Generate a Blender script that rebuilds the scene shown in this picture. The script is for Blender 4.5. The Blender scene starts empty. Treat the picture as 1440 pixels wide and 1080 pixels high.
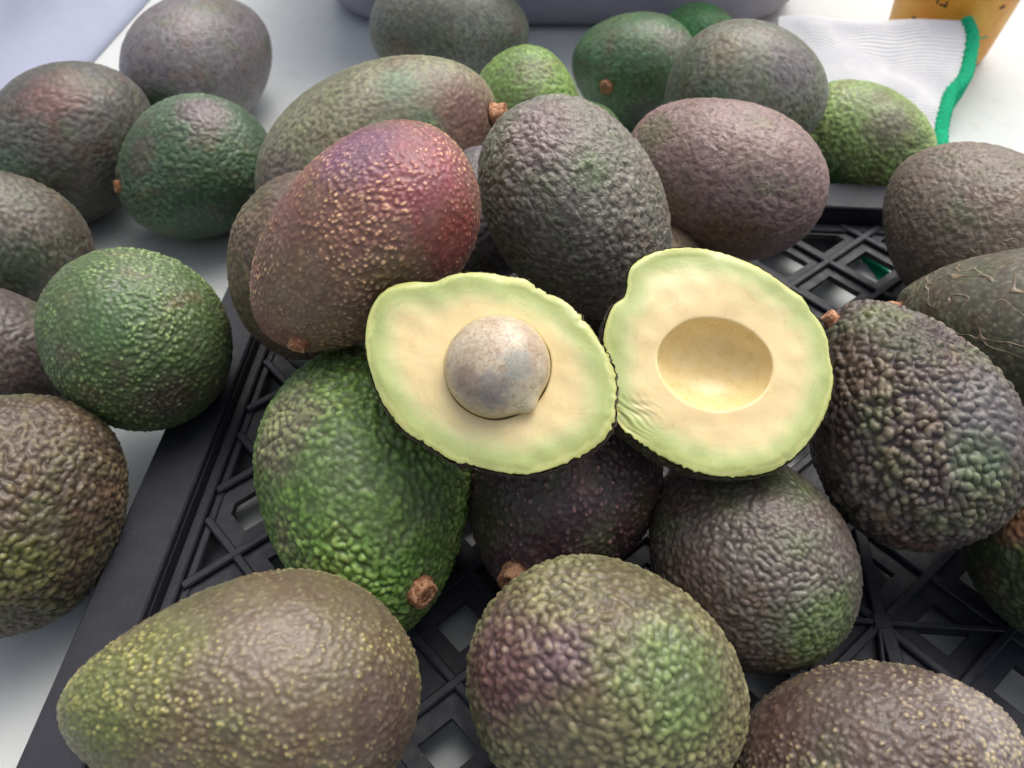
import bpy, math, random
import numpy as np
from mathutils import Vector, Matrix
from mathutils.kdtree import KDTree

# ------------------------------------------------------------------ camera, light, exposure
sc = bpy.context.scene
S = 0.01                                   # the script is written in centimetres
cam_d = bpy.data.cameras.new('camera')
cam_d.sensor_width = 36.0
cam_d.lens = 36.0 * 1082.0 / 1440.0
cam_d.clip_start = 0.01
cam_d.clip_end = 50.0
cam_d.dof.use_dof = True
cam_d.dof.focus_distance = 0.245
cam_d.dof.aperture_fstop = 16.0
cam = bpy.data.objects.new('camera', cam_d)
cam.location = (0, 0, 26.3 * S)
cam.rotation_euler = (math.radians(90 - 51), 0, 0)
sc.collection.objects.link(cam)
sc.camera = cam

SUN_EL, SUN_AZ = math.radians(60), math.radians(28)      # azimuth clockwise from +Y
world = bpy.data.worlds.new('World')
sc.world = world
world.use_nodes = True
wn = world.node_tree
wn.nodes.clear()
sky = wn.nodes.new('ShaderNodeTexSky')
sky.sky_type = 'NISHITA'
sky.sun_disc = False
sky.sun_elevation = SUN_EL
sky.sun_rotation = SUN_AZ
sky.air_density = 0.8
sky.dust_density = 7.0
sky.ozone_density = 0.2
bg = wn.nodes.new('ShaderNodeBackground')
bg.inputs['Strength'].default_value = 0.145
wo = wn.nodes.new('ShaderNodeOutputWorld')
hsv = wn.nodes.new('ShaderNodeHueSaturation')        # overcast: the whole sky is paler than a clear one
hsv.inputs['Saturation'].default_value = 0.5
wn.links.new(sky.outputs[0], hsv.inputs['Color'])
wn.links.new(hsv.outputs[0], bg.inputs[0])
wn.links.new(bg.outputs[0], wo.inputs[0])

sun_d = bpy.data.lights.new('sun', 'SUN')
sun_d.energy = 0.85
sun_d.angle = math.radians(50)
sun_d.color = (1.0, 0.965, 0.90)
sun = bpy.data.objects.new('sun', sun_d)
sd = Vector((math.sin(SUN_AZ) * math.cos(SUN_EL), math.cos(SUN_AZ) * math.cos(SUN_EL), math.sin(SUN_EL)))
sun.rotation_euler = sd.to_track_quat('Z', 'Y').to_euler()
sc.collection.objects.link(sun)

sc.view_settings.view_transform = 'Standard'
sc.view_settings.look = 'None'
sc.view_settings.gamma = 1.0
sc.view_settings.exposure = 0.27

# ------------------------------------------------------------------ helpers
rng = np.random.default_rng(7)
random.seed(7)


def lin(c):
    r = []
    for v in c:
        v = v / 255.0
        r.append(v / 12.92 if v <= 0.04045 else ((v + 0.055) / 1.055) ** 2.4)
    return r


def rgba(c, k=1.0):
    return tuple(min(1.0, v * k) for v in lin(c)) + (1.0,)


def link(o, parent=None):
    sc.collection.objects.link(o)
    if parent is not None:
        o.parent = parent
    return o


def tag(o, label=None, category=None, group=None, kind=None):
    if label: o['label'] = label
    if category: o['category'] = category
    if group: o['group'] = group
    if kind: o['kind'] = kind
    return o


def empty(name, loc=(0, 0, 0), rot=None, parent=None):
    o = bpy.data.objects.new(name, None)
    o.empty_display_size = 0.01
    o.location = [v * S for v in loc]
    if rot is not None:
        o.rotation_euler = rot
    return link(o, parent)


def mesh_np(name, verts, faces, mat=None, smooth=True, attr=None):
    """verts (n,3) in cm, faces (m,3|4) int array or list of lists"""
    me = bpy.data.meshes.new(name)
    verts = np.asarray(verts, dtype=np.float32) * S
    if isinstance(faces, np.ndarray):
        m, k = faces.shape
        me.vertices.add(len(verts))
        me.vertices.foreach_set('co', verts.ravel())
        me.loops.add(m * k)
        me.loops.foreach_set('vertex_index', faces.astype(np.int32).ravel())
        me.polygons.add(m)
        me.polygons.foreach_set('loop_start', np.arange(0, m * k, k, dtype=np.int32))
        me.update(calc_edges=True)
    else:
        me.from_pydata(verts.tolist(), [], faces)
    if attr:
        for an, av in attr.items():
            a = me.attributes.new(an, 'FLOAT', 'POINT')
            a.data.foreach_set('value', np.asarray(av, dtype=np.float32))
    me.validate()
    if smooth:
        me.polygons.foreach_set('use_smooth', np.ones(len(me.polygons), dtype=bool))
    me.update()
    if mat: me.materials.append(mat)
    return me


def grid_faces(nr, nc, closed=True, flip=False):
    """rows nr, cols nc (cols wrap when closed)"""
    i = np.arange(nr - 1)[:, None]
    j = np.arange(nc if closed else nc - 1)[None, :]
    j2 = (j + 1) % nc
    a = i * nc + j; b = i * nc + j2; c = (i + 1) * nc + j2; d = (i + 1) * nc + j
    f = np.stack([a, b, c, d] if not flip else [a, d, c, b], -1).reshape(-1, 4)
    return f


def box_vf(x0, x1, y0, y1, z0, z1, bev=0.0):
    """box with chamfered upper edges"""
    if bev <= 0:
        v = [(x0, y0, z0), (x1, y0, z0), (x1, y1, z0), (x0, y1, z0), (x0, y0, z1), (x1, y0, z1), (x1, y1, z1), (x0, y1, z1)]
        f = [(3, 2, 1, 0), (4, 5, 6, 7), (0, 1, 5, 4), (1, 2, 6, 5), (2, 3, 7, 6), (3, 0, 4, 7)]
        return v, f
    b = bev
    v = [(x0, y0, z0), (x1, y0, z0), (x1, y1, z0), (x0, y1, z0),
         (x0, y0, z1 - b), (x1, y0, z1 - b), (x1, y1, z1 - b), (x0, y1, z1 - b),
         (x0 + b, y0 + b, z1), (x1 - b, y0 + b, z1), (x1 - b, y1 - b, z1), (x0 + b, y1 - b, z1)]
    f = [(3, 2, 1, 0), (0, 1, 5, 4), (1, 2, 6, 5), (2, 3, 7, 6), (3, 0, 4, 7),
         (4, 5, 9, 8), (5, 6, 10, 9), (6, 7, 11, 10), (7, 4, 8, 11), (8, 9, 10, 11)]
    return v, f


# ------------------------------------------------------------------ node helper
class NT:
    def __init__(self, name, disp=False):
        self.m = bpy.data.materials.new(name)
        self.m.use_nodes = True
        self.t = self.m.node_tree
        self.t.nodes.clear()
        self.out = self.t.nodes.new('ShaderNodeOutputMaterial')
        self.b = self.t.nodes.new('ShaderNodeBsdfPrincipled')
        self.l(self.b.outputs[0], self.out.inputs[0])
        if disp:
            self.m.displacement_method = 'BOTH'

    def l(self, a, b): self.t.links.new(a, b)

    def put(self, sock, v):
        if hasattr(v, 'is_linked') or isinstance(v, bpy.types.NodeSocket):
            self.l(v, sock)
        elif v is not None:
            sock.default_value = v

    def n(self, typ, **kw):
        nd = self.t.nodes.new(typ)
        for k, v in kw.items(): setattr(nd, k, v)
        return nd

    def math(self, op, a, b=None, c=None, clamp=False):
        nd = self.n('ShaderNodeMath', operation=op, use_clamp=clamp)
        self.put(nd.inputs[0], a); self.put(nd.inputs[1], b)
        if c is not None: self.put(nd.inputs[2], c)
        return nd.outputs[0]

    def vmath(self, op, a, b=None, scale=None):
        nd = self.n('ShaderNodeVectorMath', operation=op)
        self.put(nd.inputs[0], a); self.put(nd.inputs[1], b)
        if scale is not None: self.put(nd.inputs['Scale'], scale)
        return nd.outputs['Value'] if op in ('LENGTH', 'DISTANCE', 'DOT_PRODUCT') else nd.outputs[0]

    def noise(self, vec, scale, detail=2, rough=0.5, col=False, dist=0.0):
        nd = self.n('ShaderNodeTexNoise')
        self.put(nd.inputs['Vector'], vec)
        nd.inputs['Scale'].default_value = scale
        nd.inputs['Detail'].default_value = detail
        nd.inputs['Roughness'].default_value = rough
        nd.inputs['Distortion'].default_value = dist
        return nd.outputs['Color'] if col else nd.outputs[0]

    def voro(self, vec, scale, feature='F1', out='Distance', rnd=1.0):
        nd = self.n('ShaderNodeTexVoronoi', feature=feature)
        self.put(nd.inputs['Vector'], vec)
        nd.inputs['Scale'].default_value = scale
        nd.inputs['Randomness'].default_value = rnd
        return nd.outputs[out]

    def rng_(self, v, a, b, c=0.0, d=1.0, smooth=True):
        nd = self.n('ShaderNodeMapRange')
        nd.interpolation_type = 'SMOOTHSTEP' if smooth else 'LINEAR'
        self.put(nd.inputs['Value'], v)
        for k, x in (('From Min', a), ('From Max', b), ('To Min', c), ('To Max', d)):
            self.put(nd.inputs[k], x)
        return nd.outputs['Result']

    def mix(self, fac, a, b, mode='MIX'):
        nd = self.n('ShaderNodeMix', data_type='RGBA', blend_type=mode)
        self.put(nd.inputs[0], fac); self.put(nd.inputs[6], a); self.put(nd.inputs[7], b)
        return nd.outputs[2]

    def obj(self, seed=0.0, scale=100.0):
        tc = self.n('ShaderNodeTexCoord')
        mp = self.n('ShaderNodeMapping')
        mp.inputs['Scale'].default_value = (scale,) * 3
        mp.inputs['Location'].default_value = (seed * 3.7, seed * 1.9, seed * 5.3)
        self.l(tc.outputs['Object'], mp.inputs[0])
        return mp.outputs[0]

    def ramp(self, fac, stops):
        nd = self.n('ShaderNodeValToRGB')
        e = nd.color_ramp.elements
        e[0].position, e[0].color = stops[0]
        e[1].position, e[1].color = stops[-1]
        for p, c in stops[1:-1]:
            x = e.new(p); x.color = c
        self.put(nd.inputs[0], fac)
        return nd.outputs[0]

    def bump(self, h, dist, strength=1.0, normal=None):
        nd = self.n('ShaderNodeBump')
        nd.inputs['Distance'].default_value = dist * S
        nd.inputs['Strength'].default_value = strength
        self.put(nd.inputs['Height'], h)
        if normal is not None: self.l(normal, nd.inputs['Normal'])
        return nd.outputs[0]

    def disp(self, h):           # h in cm
        nd = self.n('ShaderNodeDisplacement')
        nd.inputs['Midlevel'].default_value = 0.0
        nd.inputs['Scale'].default_value = S
        self.l(h, nd.inputs['Height'])
        self.l(nd.outputs[0], self.out.inputs['Displacement'])


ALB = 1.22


def skin_mat(seed, base, tip, tipamt=.6, bs=1.0, bh=1.0, style=0, patches=(), knobs=True):
    t = NT('avocado_skin', disp=True)
    raw = t.obj(0.0)
    p = t.vmath('ADD', raw, (seed * 3.71, seed * 7.13, seed * 1.37))
    warp = t.vmath('SUBTRACT', t.noise(p, 1.6, 2, col=True), (.5, .5, .5))
    pw = t.vmath('ADD', p, t.vmath('SCALE', warp, None, .35))
    big = t.noise(p, .55, 3)
    mid = t.noise(p, 2.2, 3)
    sc_ = 4.9 * bs
    merge = t.rng_(t.noise(pw, 3.1 * bs, 2, .45), .36, .66)
    if knobs:      # knobs are real vertices of the mesh; the attributes only say where they are
        kn = t.n('ShaderNodeAttribute', attribute_name='knob').outputs['Fac']
        tipm = t.n('ShaderNodeAttribute', attribute_name='knob_tip').outputs['Fac']
        if style == 2:
            w = t.noise(pw, 3.4 * bs, 3, .5, dist=.4)
            rdg = t.math('SUBTRACT', 1.0, t.math('MULTIPLY', t.math('ABSOLUTE', t.math('SUBTRACT', w, .5)), 4.5), clamp=True)
            hs = t.math('MULTIPLY', rdg, .45)
            h = t.math('ADD', t.math('MULTIPLY', kn, .7), hs)
        elif style == 3:
            hs = t.math('MULTIPLY', merge, .05)
            h = t.math('MULTIPLY', tipm, .6)
        else:
            hs = t.math('MULTIPLY', merge, .12)
            h = t.math('ADD', kn, hs)
    else:
        sm = t.n('ShaderNodeTexVoronoi', feature='SMOOTH_F1'); t.put(sm.inputs['Vector'], pw); sm.inputs['Scale'].default_value = sc_; sm.inputs['Randomness'].default_value = .85
        sm.inputs['Smoothness'].default_value = .32
        h = t.math('ADD', t.rng_(sm.outputs['Distance'], .52, .10), t.math('MULTIPLY', merge, .3))
        hs = h
        tipm = t.rng_(h, .7, 1.1)
    mod = t.rng_(mid, .3, .7, .55, 1.15)
    hm = t.math('MULTIPLY', hs, mod)
    fine = t.noise(p, 22, 3, .6)
    H = t.math('MULTIPLY', hm, .07 * bh / (bs ** .5))
    if knobs:
        H = t.math('ADD', H, t.math('MULTIPLY', kn, .012 * bh))
    H = t.math('ADD', H, t.math('MULTIPLY', mid, .05 * min(bh, 1.2)))
    H = t.math('ADD', H, t.math('MULTIPLY', fine, .007))
    # colour
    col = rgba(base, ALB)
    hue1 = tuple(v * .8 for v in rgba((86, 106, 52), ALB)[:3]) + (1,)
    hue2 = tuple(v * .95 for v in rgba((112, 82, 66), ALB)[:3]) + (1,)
    colr = t.mix(t.rng_(big, .50, .68, 0, .42), col, hue1)
    colr = t.mix(t.rng_(t.noise(t.vmath('ADD', p, (9, 3, 5)), .7, 3), .52, .70, 0, .42), colr, hue2)
    pn = t.math('SUBTRACT', t.noise(t.vmath('ADD', p, (2, 8, 1)), 1.1, 4, .6), .5)
    for (pos, r, pc) in patches:
        d = t.vmath('DISTANCE', raw, tuple(pos))
        d = t.math('ADD', t.math('DIVIDE', d, r), t.math('MULTIPLY', pn, 1.1))
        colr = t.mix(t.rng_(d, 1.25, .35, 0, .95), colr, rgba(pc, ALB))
    spot = t.noise(p, 5.0, 3, .65)
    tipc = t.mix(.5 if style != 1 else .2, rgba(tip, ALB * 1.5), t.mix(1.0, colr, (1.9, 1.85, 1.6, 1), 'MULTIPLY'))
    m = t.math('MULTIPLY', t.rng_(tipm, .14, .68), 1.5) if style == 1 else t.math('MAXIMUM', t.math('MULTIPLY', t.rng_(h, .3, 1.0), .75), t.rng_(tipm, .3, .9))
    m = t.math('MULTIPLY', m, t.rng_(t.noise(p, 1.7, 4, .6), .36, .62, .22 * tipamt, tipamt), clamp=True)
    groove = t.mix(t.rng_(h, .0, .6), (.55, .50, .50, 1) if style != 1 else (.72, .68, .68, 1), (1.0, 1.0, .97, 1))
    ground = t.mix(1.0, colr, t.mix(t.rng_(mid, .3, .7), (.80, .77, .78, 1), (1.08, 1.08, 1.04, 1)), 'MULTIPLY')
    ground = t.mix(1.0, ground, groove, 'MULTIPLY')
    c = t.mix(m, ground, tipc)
    # thin waxy bloom, uneven
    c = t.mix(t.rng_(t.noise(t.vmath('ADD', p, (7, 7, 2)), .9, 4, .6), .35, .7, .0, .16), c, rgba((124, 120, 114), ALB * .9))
    # sparse corky scars
    sn = t.noise(t.vmath('ADD', pw, (1, 5, 9)), 1.3, 6, .7)
    scar = t.rng_(sn, .665, .72)
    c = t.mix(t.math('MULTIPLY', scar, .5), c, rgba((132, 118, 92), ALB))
    if style == 3:
        vn = t.noise(p, .5, 1.5, .5, dist=.8)
        line = t.rng_(t.math('ABSOLUTE', t.math('SUBTRACT', vn, .5)), .011, .003)
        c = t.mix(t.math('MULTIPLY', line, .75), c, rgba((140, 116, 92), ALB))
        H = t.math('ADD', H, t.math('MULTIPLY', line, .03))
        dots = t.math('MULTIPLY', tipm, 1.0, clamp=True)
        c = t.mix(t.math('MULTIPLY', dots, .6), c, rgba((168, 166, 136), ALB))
    t.l(c, t.b.inputs['Base Color'])
    t.b.inputs['Specular IOR Level'].default_value = .6
    t.b.inputs['Sheen Weight'].default_value = .04
    t.b.inputs['Sheen Roughness'].default_value = .45
    t.put(t.b.inputs['Roughness'], t.rng_(t.math('ADD', fine, t.math('MULTIPLY', big, .6)), .5, 1.1, .34, .58))
    t.disp(H)
    return t.m


def simple(name, col, rough=.5, k=1.0, nscale=6, namt=.15, bump=0.0, spec=.5, bscale=None, scale=100.0):
    t = NT(name)
    p = t.obj(1.3, scale)
    nz = t.noise(p, nscale, 5, .6)
    c = t.mix(t.rng_(nz, .3, .7, 0, 1), tuple(v * (1 - namt) for v in rgba(col, k)[:3]) + (1,), tuple(min(1, v * (1 + namt)) for v in rgba(col, k)[:3]) + (1,))
    t.l(c, t.b.inputs['Base Color'])
    t.b.inputs['Specular IOR Level'].default_value = spec
    t.put(t.b.inputs['Roughness'], t.rng_(t.noise(p, nscale * 2.3, 3), .3, .7, max(.05, rough - .08), min(1, rough + .08)))
    if bump:
        t.l(t.bump(t.noise(p, bscale or nscale * 4, 4, .6), bump), t.b.inputs['Normal'])
    return t


FRUITS = [  # base colours of several back fruits are lightened, painting in lens haze
    {'label': 'large maroon avocado with pale yellow speckles, leaning on the seeded half', 'c': [-4.79, 19.22, 9.86], 'ax': [-0.719, -0.447, -0.531], 'a': 4.36, 'b': 2.79, 'k': 0.12, 'n': 106, 'base': (134, 96, 84), 'tip': (196, 158, 118), 'tipamt': 0.9, 'bs': 1.15, 'bh': 0.7, 'style': 1, 'patch': [([-1.91, -0.58, -3.23], 1.9, (150, 74, 86)), ([-1.14, -2.28, -2.08], 1.5, (134, 92, 118)), ([-1.95, 1.48, -2.36], 1.4, (140, 70, 60)), ([-2.12, -0.52, 2.3], 2.2, (128, 106, 80)), ([-2.5, 1.21, -0.13], 1.3, (100, 86, 54))], 'stem': [-1.24, 0.56, 3.61], 'stemr': 0.3, 'tall': 1.0},
    {'label': 'olive brown avocado half hidden behind the left side of the maroon one', 'c': [-7.79, 22.62, 5.65], 'ax': [-0.308, -0.697, -0.648], 'a': 3.64, 'b': 3.15, 'k': 0.12, 'n': 80, 'base': (104, 88, 70), 'tip': (150, 130, 95), 'tipamt': 0.6, 'bs': 1.0, 'bh': 0.8, 'style': 0, 'patch': [], 'stem': None, 'stemr': 0.33, 'tall': 1.0},
    {'label': 'upright grey-green wrinkled avocado standing behind the two cut halves', 'c': [2.55, 22.93, 7.81], 'ax': [0.568, -0.254, -0.783], 'a': 4.57, 'b': 3.16, 'k': 0.12, 'n': 106, 'base': (116, 114, 106), 'tip': (150, 146, 136), 'tipamt': 0.6, 'bs': 1.0, 'bh': 1.1, 'style': 2, 'patch': [([1.73, -0.26, -3.91], 1.5, (122, 106, 108)), ([2.81, -0.73, -2.14], 0.8, (100, 112, 84))], 'stem': None, 'stemr': 0.33, 'tall': 1.0},
    {'label': 'dusty plum-brown avocado resting near the far rim of the crate', 'c': [9.17, 28.36, 5.78], 'ax': [-0.829, 0.552, 0.086], 'a': 4.4, 'b': 3.24, 'k': 0.1, 'n': 80, 'base': (134, 112, 112), 'tip': (150, 128, 120), 'tipamt': 0.6, 'bs': 1.1, 'bh': 0.7, 'style': 2, 'patch': [([-2.05, 2.15, -2.04], 1.8, (108, 86, 66)), ([-2.17, -0.41, 2.94], 1.2, (112, 108, 82))], 'stem': None, 'stemr': 0.33, 'tall': 1.0},
    {'label': 'bright green avocado lying against the white knitted cuff', 'c': [19.09, 37.74, 1.27], 'ax': [0.87, -0.48, 0.112], 'a': 4.16, 'b': 3.15, 'k': 0.1, 'n': 60, 'base': (136, 164, 96), 'tip': (182, 196, 132), 'tipamt': 0.6, 'bs': 1.0, 'bh': 1.0, 'style': 0, 'patch': [([2.18, 2.27, -0.59], 1.6, (66, 104, 62)), ([2.61, -0.72, 1.77], 1.4, (118, 122, 92))], 'stem': None, 'stemr': 0.33, 'tall': 1.0},
    {'label': 'greyish brown avocado at the right edge in front of the green hem', 'c': [20.6, 26.92, 3.86], 'ax': [-0.574, 0.737, 0.357], 'a': 4.34, 'b': 3.58, 'k': 0.1, 'n': 80, 'base': (106, 96, 86), 'tip': (134, 122, 108), 'tipamt': 0.6, 'bs': 1.0, 'bh': 0.8, 'style': 2, 'patch': [], 'stem': None, 'stemr': 0.33, 'tall': 1.0},
    {'label': 'smooth grey-green avocado with brown scar lines at the right edge', 'c': [19.47, 19.97, 4.81], 'ax': [-0.808, 0.543, -0.228], 'a': 4.48, 'b': 3.33, 'k': 0.25, 'n': 90, 'base': (96, 100, 84), 'tip': (134, 134, 112), 'tipamt': 0.4, 'bs': 1.0, 'bh': 0.35, 'style': 3, 'patch': [([-1.87, -0.61, 2.95], 1.0, (96, 86, 62))], 'stem': [-0.54, 0.12, 4.34], 'stemr': 0.25, 'tall': 2.2},
    {'label': 'dark purple-brown avocado with coarse green knobs right of the empty half', 'c': [12.91, 14.97, 5.69], 'ax': [-0.259, 0.915, 0.31], 'a': 4.19, 'b': 3.06, 'k': 0.12, 'n': 124, 'base': (72, 60, 60), 'tip': (128, 124, 96), 'tipamt': 0.8, 'bs': 0.8, 'bh': 1.7, 'style': 0, 'patch': [([-2.56, -0.1, 1.85], 1.5, (84, 66, 50)), ([-1.17, -2.82, -0.79], 1.7, (100, 98, 102)), ([-1.68, -2.2, -2.08], 1.0, (80, 100, 74)), ([-1.28, -1.28, 3.12], 1.0, (96, 104, 66))], 'stem': [-1.1, 0.22, 3.79], 'stemr': 0.27, 'tall': 2.2},
    {'label': 'vivid green avocado with brown stem button, below the seeded half', 'c': [-4.93, 13.77, 3.61], 'ax': [0.165, -0.955, -0.247], 'a': 5.0, 'b': 3.57, 'k': 0.2, 'n': 118, 'base': (92, 128, 56), 'tip': (164, 186, 108), 'tipamt': 0.75, 'bs': 0.95, 'bh': 1.3, 'style': 0, 'patch': [([3.23, -1.4, -1.49], 1.9, (116, 114, 88)), ([-0.06, -1.95, 3.68], 1.5, (70, 112, 38)), ([2.21, -2.73, -0.07], 1.2, (100, 128, 74))], 'stem': [-0.72, -1.63, 3.9], 'stemr': 0.42, 'tall': 1.0},
    {'label': 'deep purple speckled avocado with stem button between green and grey ones', 'c': [1.66, 14.01, 3.08], 'ax': [-0.548, -0.806, -0.223], 'a': 3.79, 'b': 3.2, 'k': 0.15, 'n': 100, 'base': (62, 44, 52), 'tip': (138, 98, 96), 'tipamt': 0.9, 'bs': 0.9, 'bh': 0.9, 'style': 1, 'patch': [([0.9, -2.06, 2.31], 1.3, (62, 62, 46))], 'stem': [-0.56, -1.05, 3.38], 'stemr': 0.42, 'tall': 1.7},
    {'label': 'slate grey pebbled avocado under the empty half', 'c': [7.7, 11.66, 3.1], 'ax': [-0.222, 0.959, -0.175], 'a': 3.87, 'b': 3.12, 'k': 0.12, 'n': 106, 'base': (88, 80, 76), 'tip': (122, 120, 108), 'tipamt': 0.6, 'bs': 1.15, 'bh': 1.0, 'style': 0, 'patch': [([0.14, -0.98, -3.69], 1.7, (84, 106, 58)), ([-2.95, 0.17, -1.57], 1.3, (78, 62, 60)), ([-0.29, -3.06, 0.18], 1.2, (78, 88, 58))], 'stem': None, 'stemr': 0.33, 'tall': 1.0},
    {'label': 'largest pear-shaped olive avocado, lying across the left rim in front', 'c': [-6.79, 6.25, 5.56], 'ax': [-0.899, -0.211, 0.383], 'a': 4.36, 'b': 3.15, 'k': 0.28, 'n': 128, 'base': (106, 96, 72), 'tip': (158, 150, 88), 'tipamt': 0.55, 'bs': 1.1, 'bh': 0.8, 'style': 1, 'patch': [([-0.69, -0.98, 3.64], 1.8, (96, 106, 58)), ([-2.27, -1.2, -2.99], 1.7, (86, 68, 58)), ([-1.08, -2.85, -0.0], 1.3, (118, 104, 88)), ([-0.08, -2.17, 2.26], 1.2, (104, 108, 60))], 'stem': None, 'stemr': 0.33, 'tall': 1.0},
    {'label': 'olive avocado with a purple blotch, front and centre', 'c': [2.76, 6.97, 4.37], 'ax': [0.85, -0.072, -0.522], 'a': 4.06, 'b': 3.18, 'k': 0.08, 'n': 124, 'base': (106, 102, 72), 'tip': (158, 154, 112), 'tipamt': 0.75, 'bs': 0.92, 'bh': 1.3, 'style': 0, 'patch': [([0.79, -0.29, -3.92], 1.8, (98, 66, 70)), ([2.26, -2.24, -0.17], 1.9, (100, 122, 70)), ([1.55, -1.51, -3.08], 0.9, (98, 72, 84))], 'stem': None, 'stemr': 0.33, 'tall': 1.0},
    {'label': 'brownish avocado with yellow flecks in the bottom right corner', 'c': [9.88, 5.11, 3.16], 'ax': [0.9, 0.135, 0.414], 'a': 3.78, 'b': 2.75, 'k': 0.12, 'n': 106, 'base': (88, 74, 68), 'tip': (148, 134, 98), 'tipamt': 0.75, 'bs': 1.0, 'bh': 1.0, 'style': 1, 'patch': [([0.73, -0.81, 3.36], 1.9, (124, 116, 114)), ([0.51, -2.5, -1.71], 1.2, (84, 62, 58))], 'stem': None, 'stemr': 0.33, 'tall': 1.0},
    {'label': 'dark green avocado with a reddish brown patch cut by the right edge', 'c': [18.35, 12.04, 3.09], 'ax': [-0.364, 0.913, 0.186], 'a': 3.43, 'b': 3.02, 'k': 0.12, 'n': 80, 'base': (52, 74, 40), 'tip': (100, 122, 62), 'tipamt': 0.6, 'bs': 1.0, 'bh': 1.1, 'style': 0, 'patch': [([-2.78, 0.03, 0.95], 0.75, (124, 82, 58))], 'stem': None, 'stemr': 0.33, 'tall': 1.0},
    {'label': 'round pebbly green avocado leaning on the crate rim at left', 'c': [-14.83, 20.54, 3.96], 'ax': [-0.744, 0.667, 0.038], 'a': 3.8, 'b': 3.32, 'k': 0.1, 'n': 106, 'base': (84, 108, 64), 'tip': (124, 142, 92), 'tipamt': 0.85, 'bs': 0.95, 'bh': 1.0, 'style': 1, 'patch': [([-0.62, 0.6, -3.68], 1.3, (84, 72, 58)), ([-2.28, -2.08, -1.64], 1.4, (78, 110, 66))], 'stem': None, 'stemr': 0.33, 'tall': 1.0},
    {'label': 'brown and olive coarse-skinned avocado at the left edge beside the rim', 'c': [-17.87, 13.55, 2.41], 'ax': [0.412, 0.89, 0.197], 'a': 4.26, 'b': 3.87, 'k': 0.1, 'n': 106, 'base': (80, 68, 52), 'tip': (132, 126, 80), 'tipamt': 0.6, 'bs': 0.85, 'bh': 1.5, 'style': 0, 'patch': [([3.22, -1.98, -1.24], 1.4, (88, 92, 44)), ([1.2, -2.52, 2.65], 1.6, (92, 80, 68))], 'stem': None, 'stemr': 0.33, 'tall': 1.0},
    {'label': 'small dark avocado mostly hidden between the green round and brown ones', 'c': [-22.35, 21.11, 1.62], 'ax': [0.804, 0.194, -0.562], 'a': 3.9, 'b': 3.19, 'k': 0.1, 'n': 60, 'base': (78, 70, 70), 'tip': (104, 96, 92), 'tipamt': 0.6, 'bs': 1.0, 'bh': 0.8, 'style': 0, 'patch': [], 'stem': None, 'stemr': 0.33, 'tall': 1.0},
    {'label': 'grey-olive avocado at the left edge above the green round one', 'c': [-24.47, 28.32, 2.07], 'ax': [-0.665, 0.063, 0.744], 'a': 3.89, 'b': 3.39, 'k': 0.12, 'n': 60, 'base': (86, 84, 74), 'tip': (116, 116, 98), 'tipamt': 0.6, 'bs': 1.0, 'bh': 0.9, 'style': 0, 'patch': [([-3.24, -0.51, -1.34], 1.5, (62, 80, 62))], 'stem': None, 'stemr': 0.33, 'tall': 1.0},
    {'label': 'grey avocado with a reddish top at the upper left edge', 'c': [-24.12, 35.8, 1.98], 'ax': [-0.701, -0.545, -0.461], 'a': 5.07, 'b': 3.71, 'k': 0.12, 'n': 60, 'base': (88, 88, 84), 'tip': (118, 116, 110), 'tipamt': 0.6, 'bs': 1.0, 'bh': 0.8, 'style': 0, 'patch': [([-2.68, -2.2, -2.19], 1.6, (122, 90, 88)), ([-3.01, -1.24, 1.88], 1.5, (74, 98, 76)), ([-1.98, -2.27, -3.24], 1.0, (112, 96, 84))], 'stem': None, 'stemr': 0.33, 'tall': 1.0},
    {'label': 'smooth slate avocado next to the lavender bin', 'c': [-18.91, 44.85, 2.18], 'ax': [0.305, 0.95, -0.065], 'a': 5.46, 'b': 3.78, 'k': 0.1, 'n': 60, 'base': (110, 106, 112), 'tip': (118, 116, 118), 'tipamt': 0.4, 'bs': 1.0, 'bh': 0.45, 'style': 2, 'patch': [([0.94, -0.23, -5.3], 1.3, (56, 78, 62))], 'stem': None, 'stemr': 0.33, 'tall': 1.0},
    {'label': 'dark green avocado with purple-tinged top on the white table', 'c': [-16.59, 34.09, 1.84], 'ax': [-0.88, -0.26, -0.397], 'a': 4.24, 'b': 3.45, 'k': 0.12, 'n': 70, 'base': (72, 100, 74), 'tip': (104, 124, 100), 'tipamt': 0.6, 'bs': 1.0, 'bh': 0.9, 'style': 0, 'patch': [([-2.1, -1.88, -2.68], 1.5, (106, 94, 100)), ([-2.59, 2.09, 0.62], 1.8, (36, 80, 48)), ([-2.91, -1.53, 0.78], 1.2, (92, 92, 76))], 'stem': [-1.67, -1.11, 3.2], 'stemr': 0.3, 'tall': 1.0},
    {'label': 'long two-tone avocado, green body and brown stem end, behind the maroon one', 'c': [-6.04, 30.44, 5.38], 'ax': [0.864, 0.39, 0.318], 'a': 5.98, 'b': 3.92, 'k': 0.1, 'n': 80, 'base': (126, 128, 102), 'tip': (142, 142, 112), 'tipamt': 0.5, 'bs': 1.0, 'bh': 0.5, 'style': 0, 'patch': [([2.48, 0.21, 4.28], 2.3, (120, 86, 74)), ([3.43, -0.49, 2.24], 0.9, (92, 122, 86)), ([2.39, -1.66, -4.25], 1.6, (116, 104, 98)), ([2.54, -2.41, 2.11], 1.1, (96, 122, 88))], 'stem': [1.26, 0.74, 5.42], 'stemr': 0.42, 'tall': 1.6},
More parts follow.
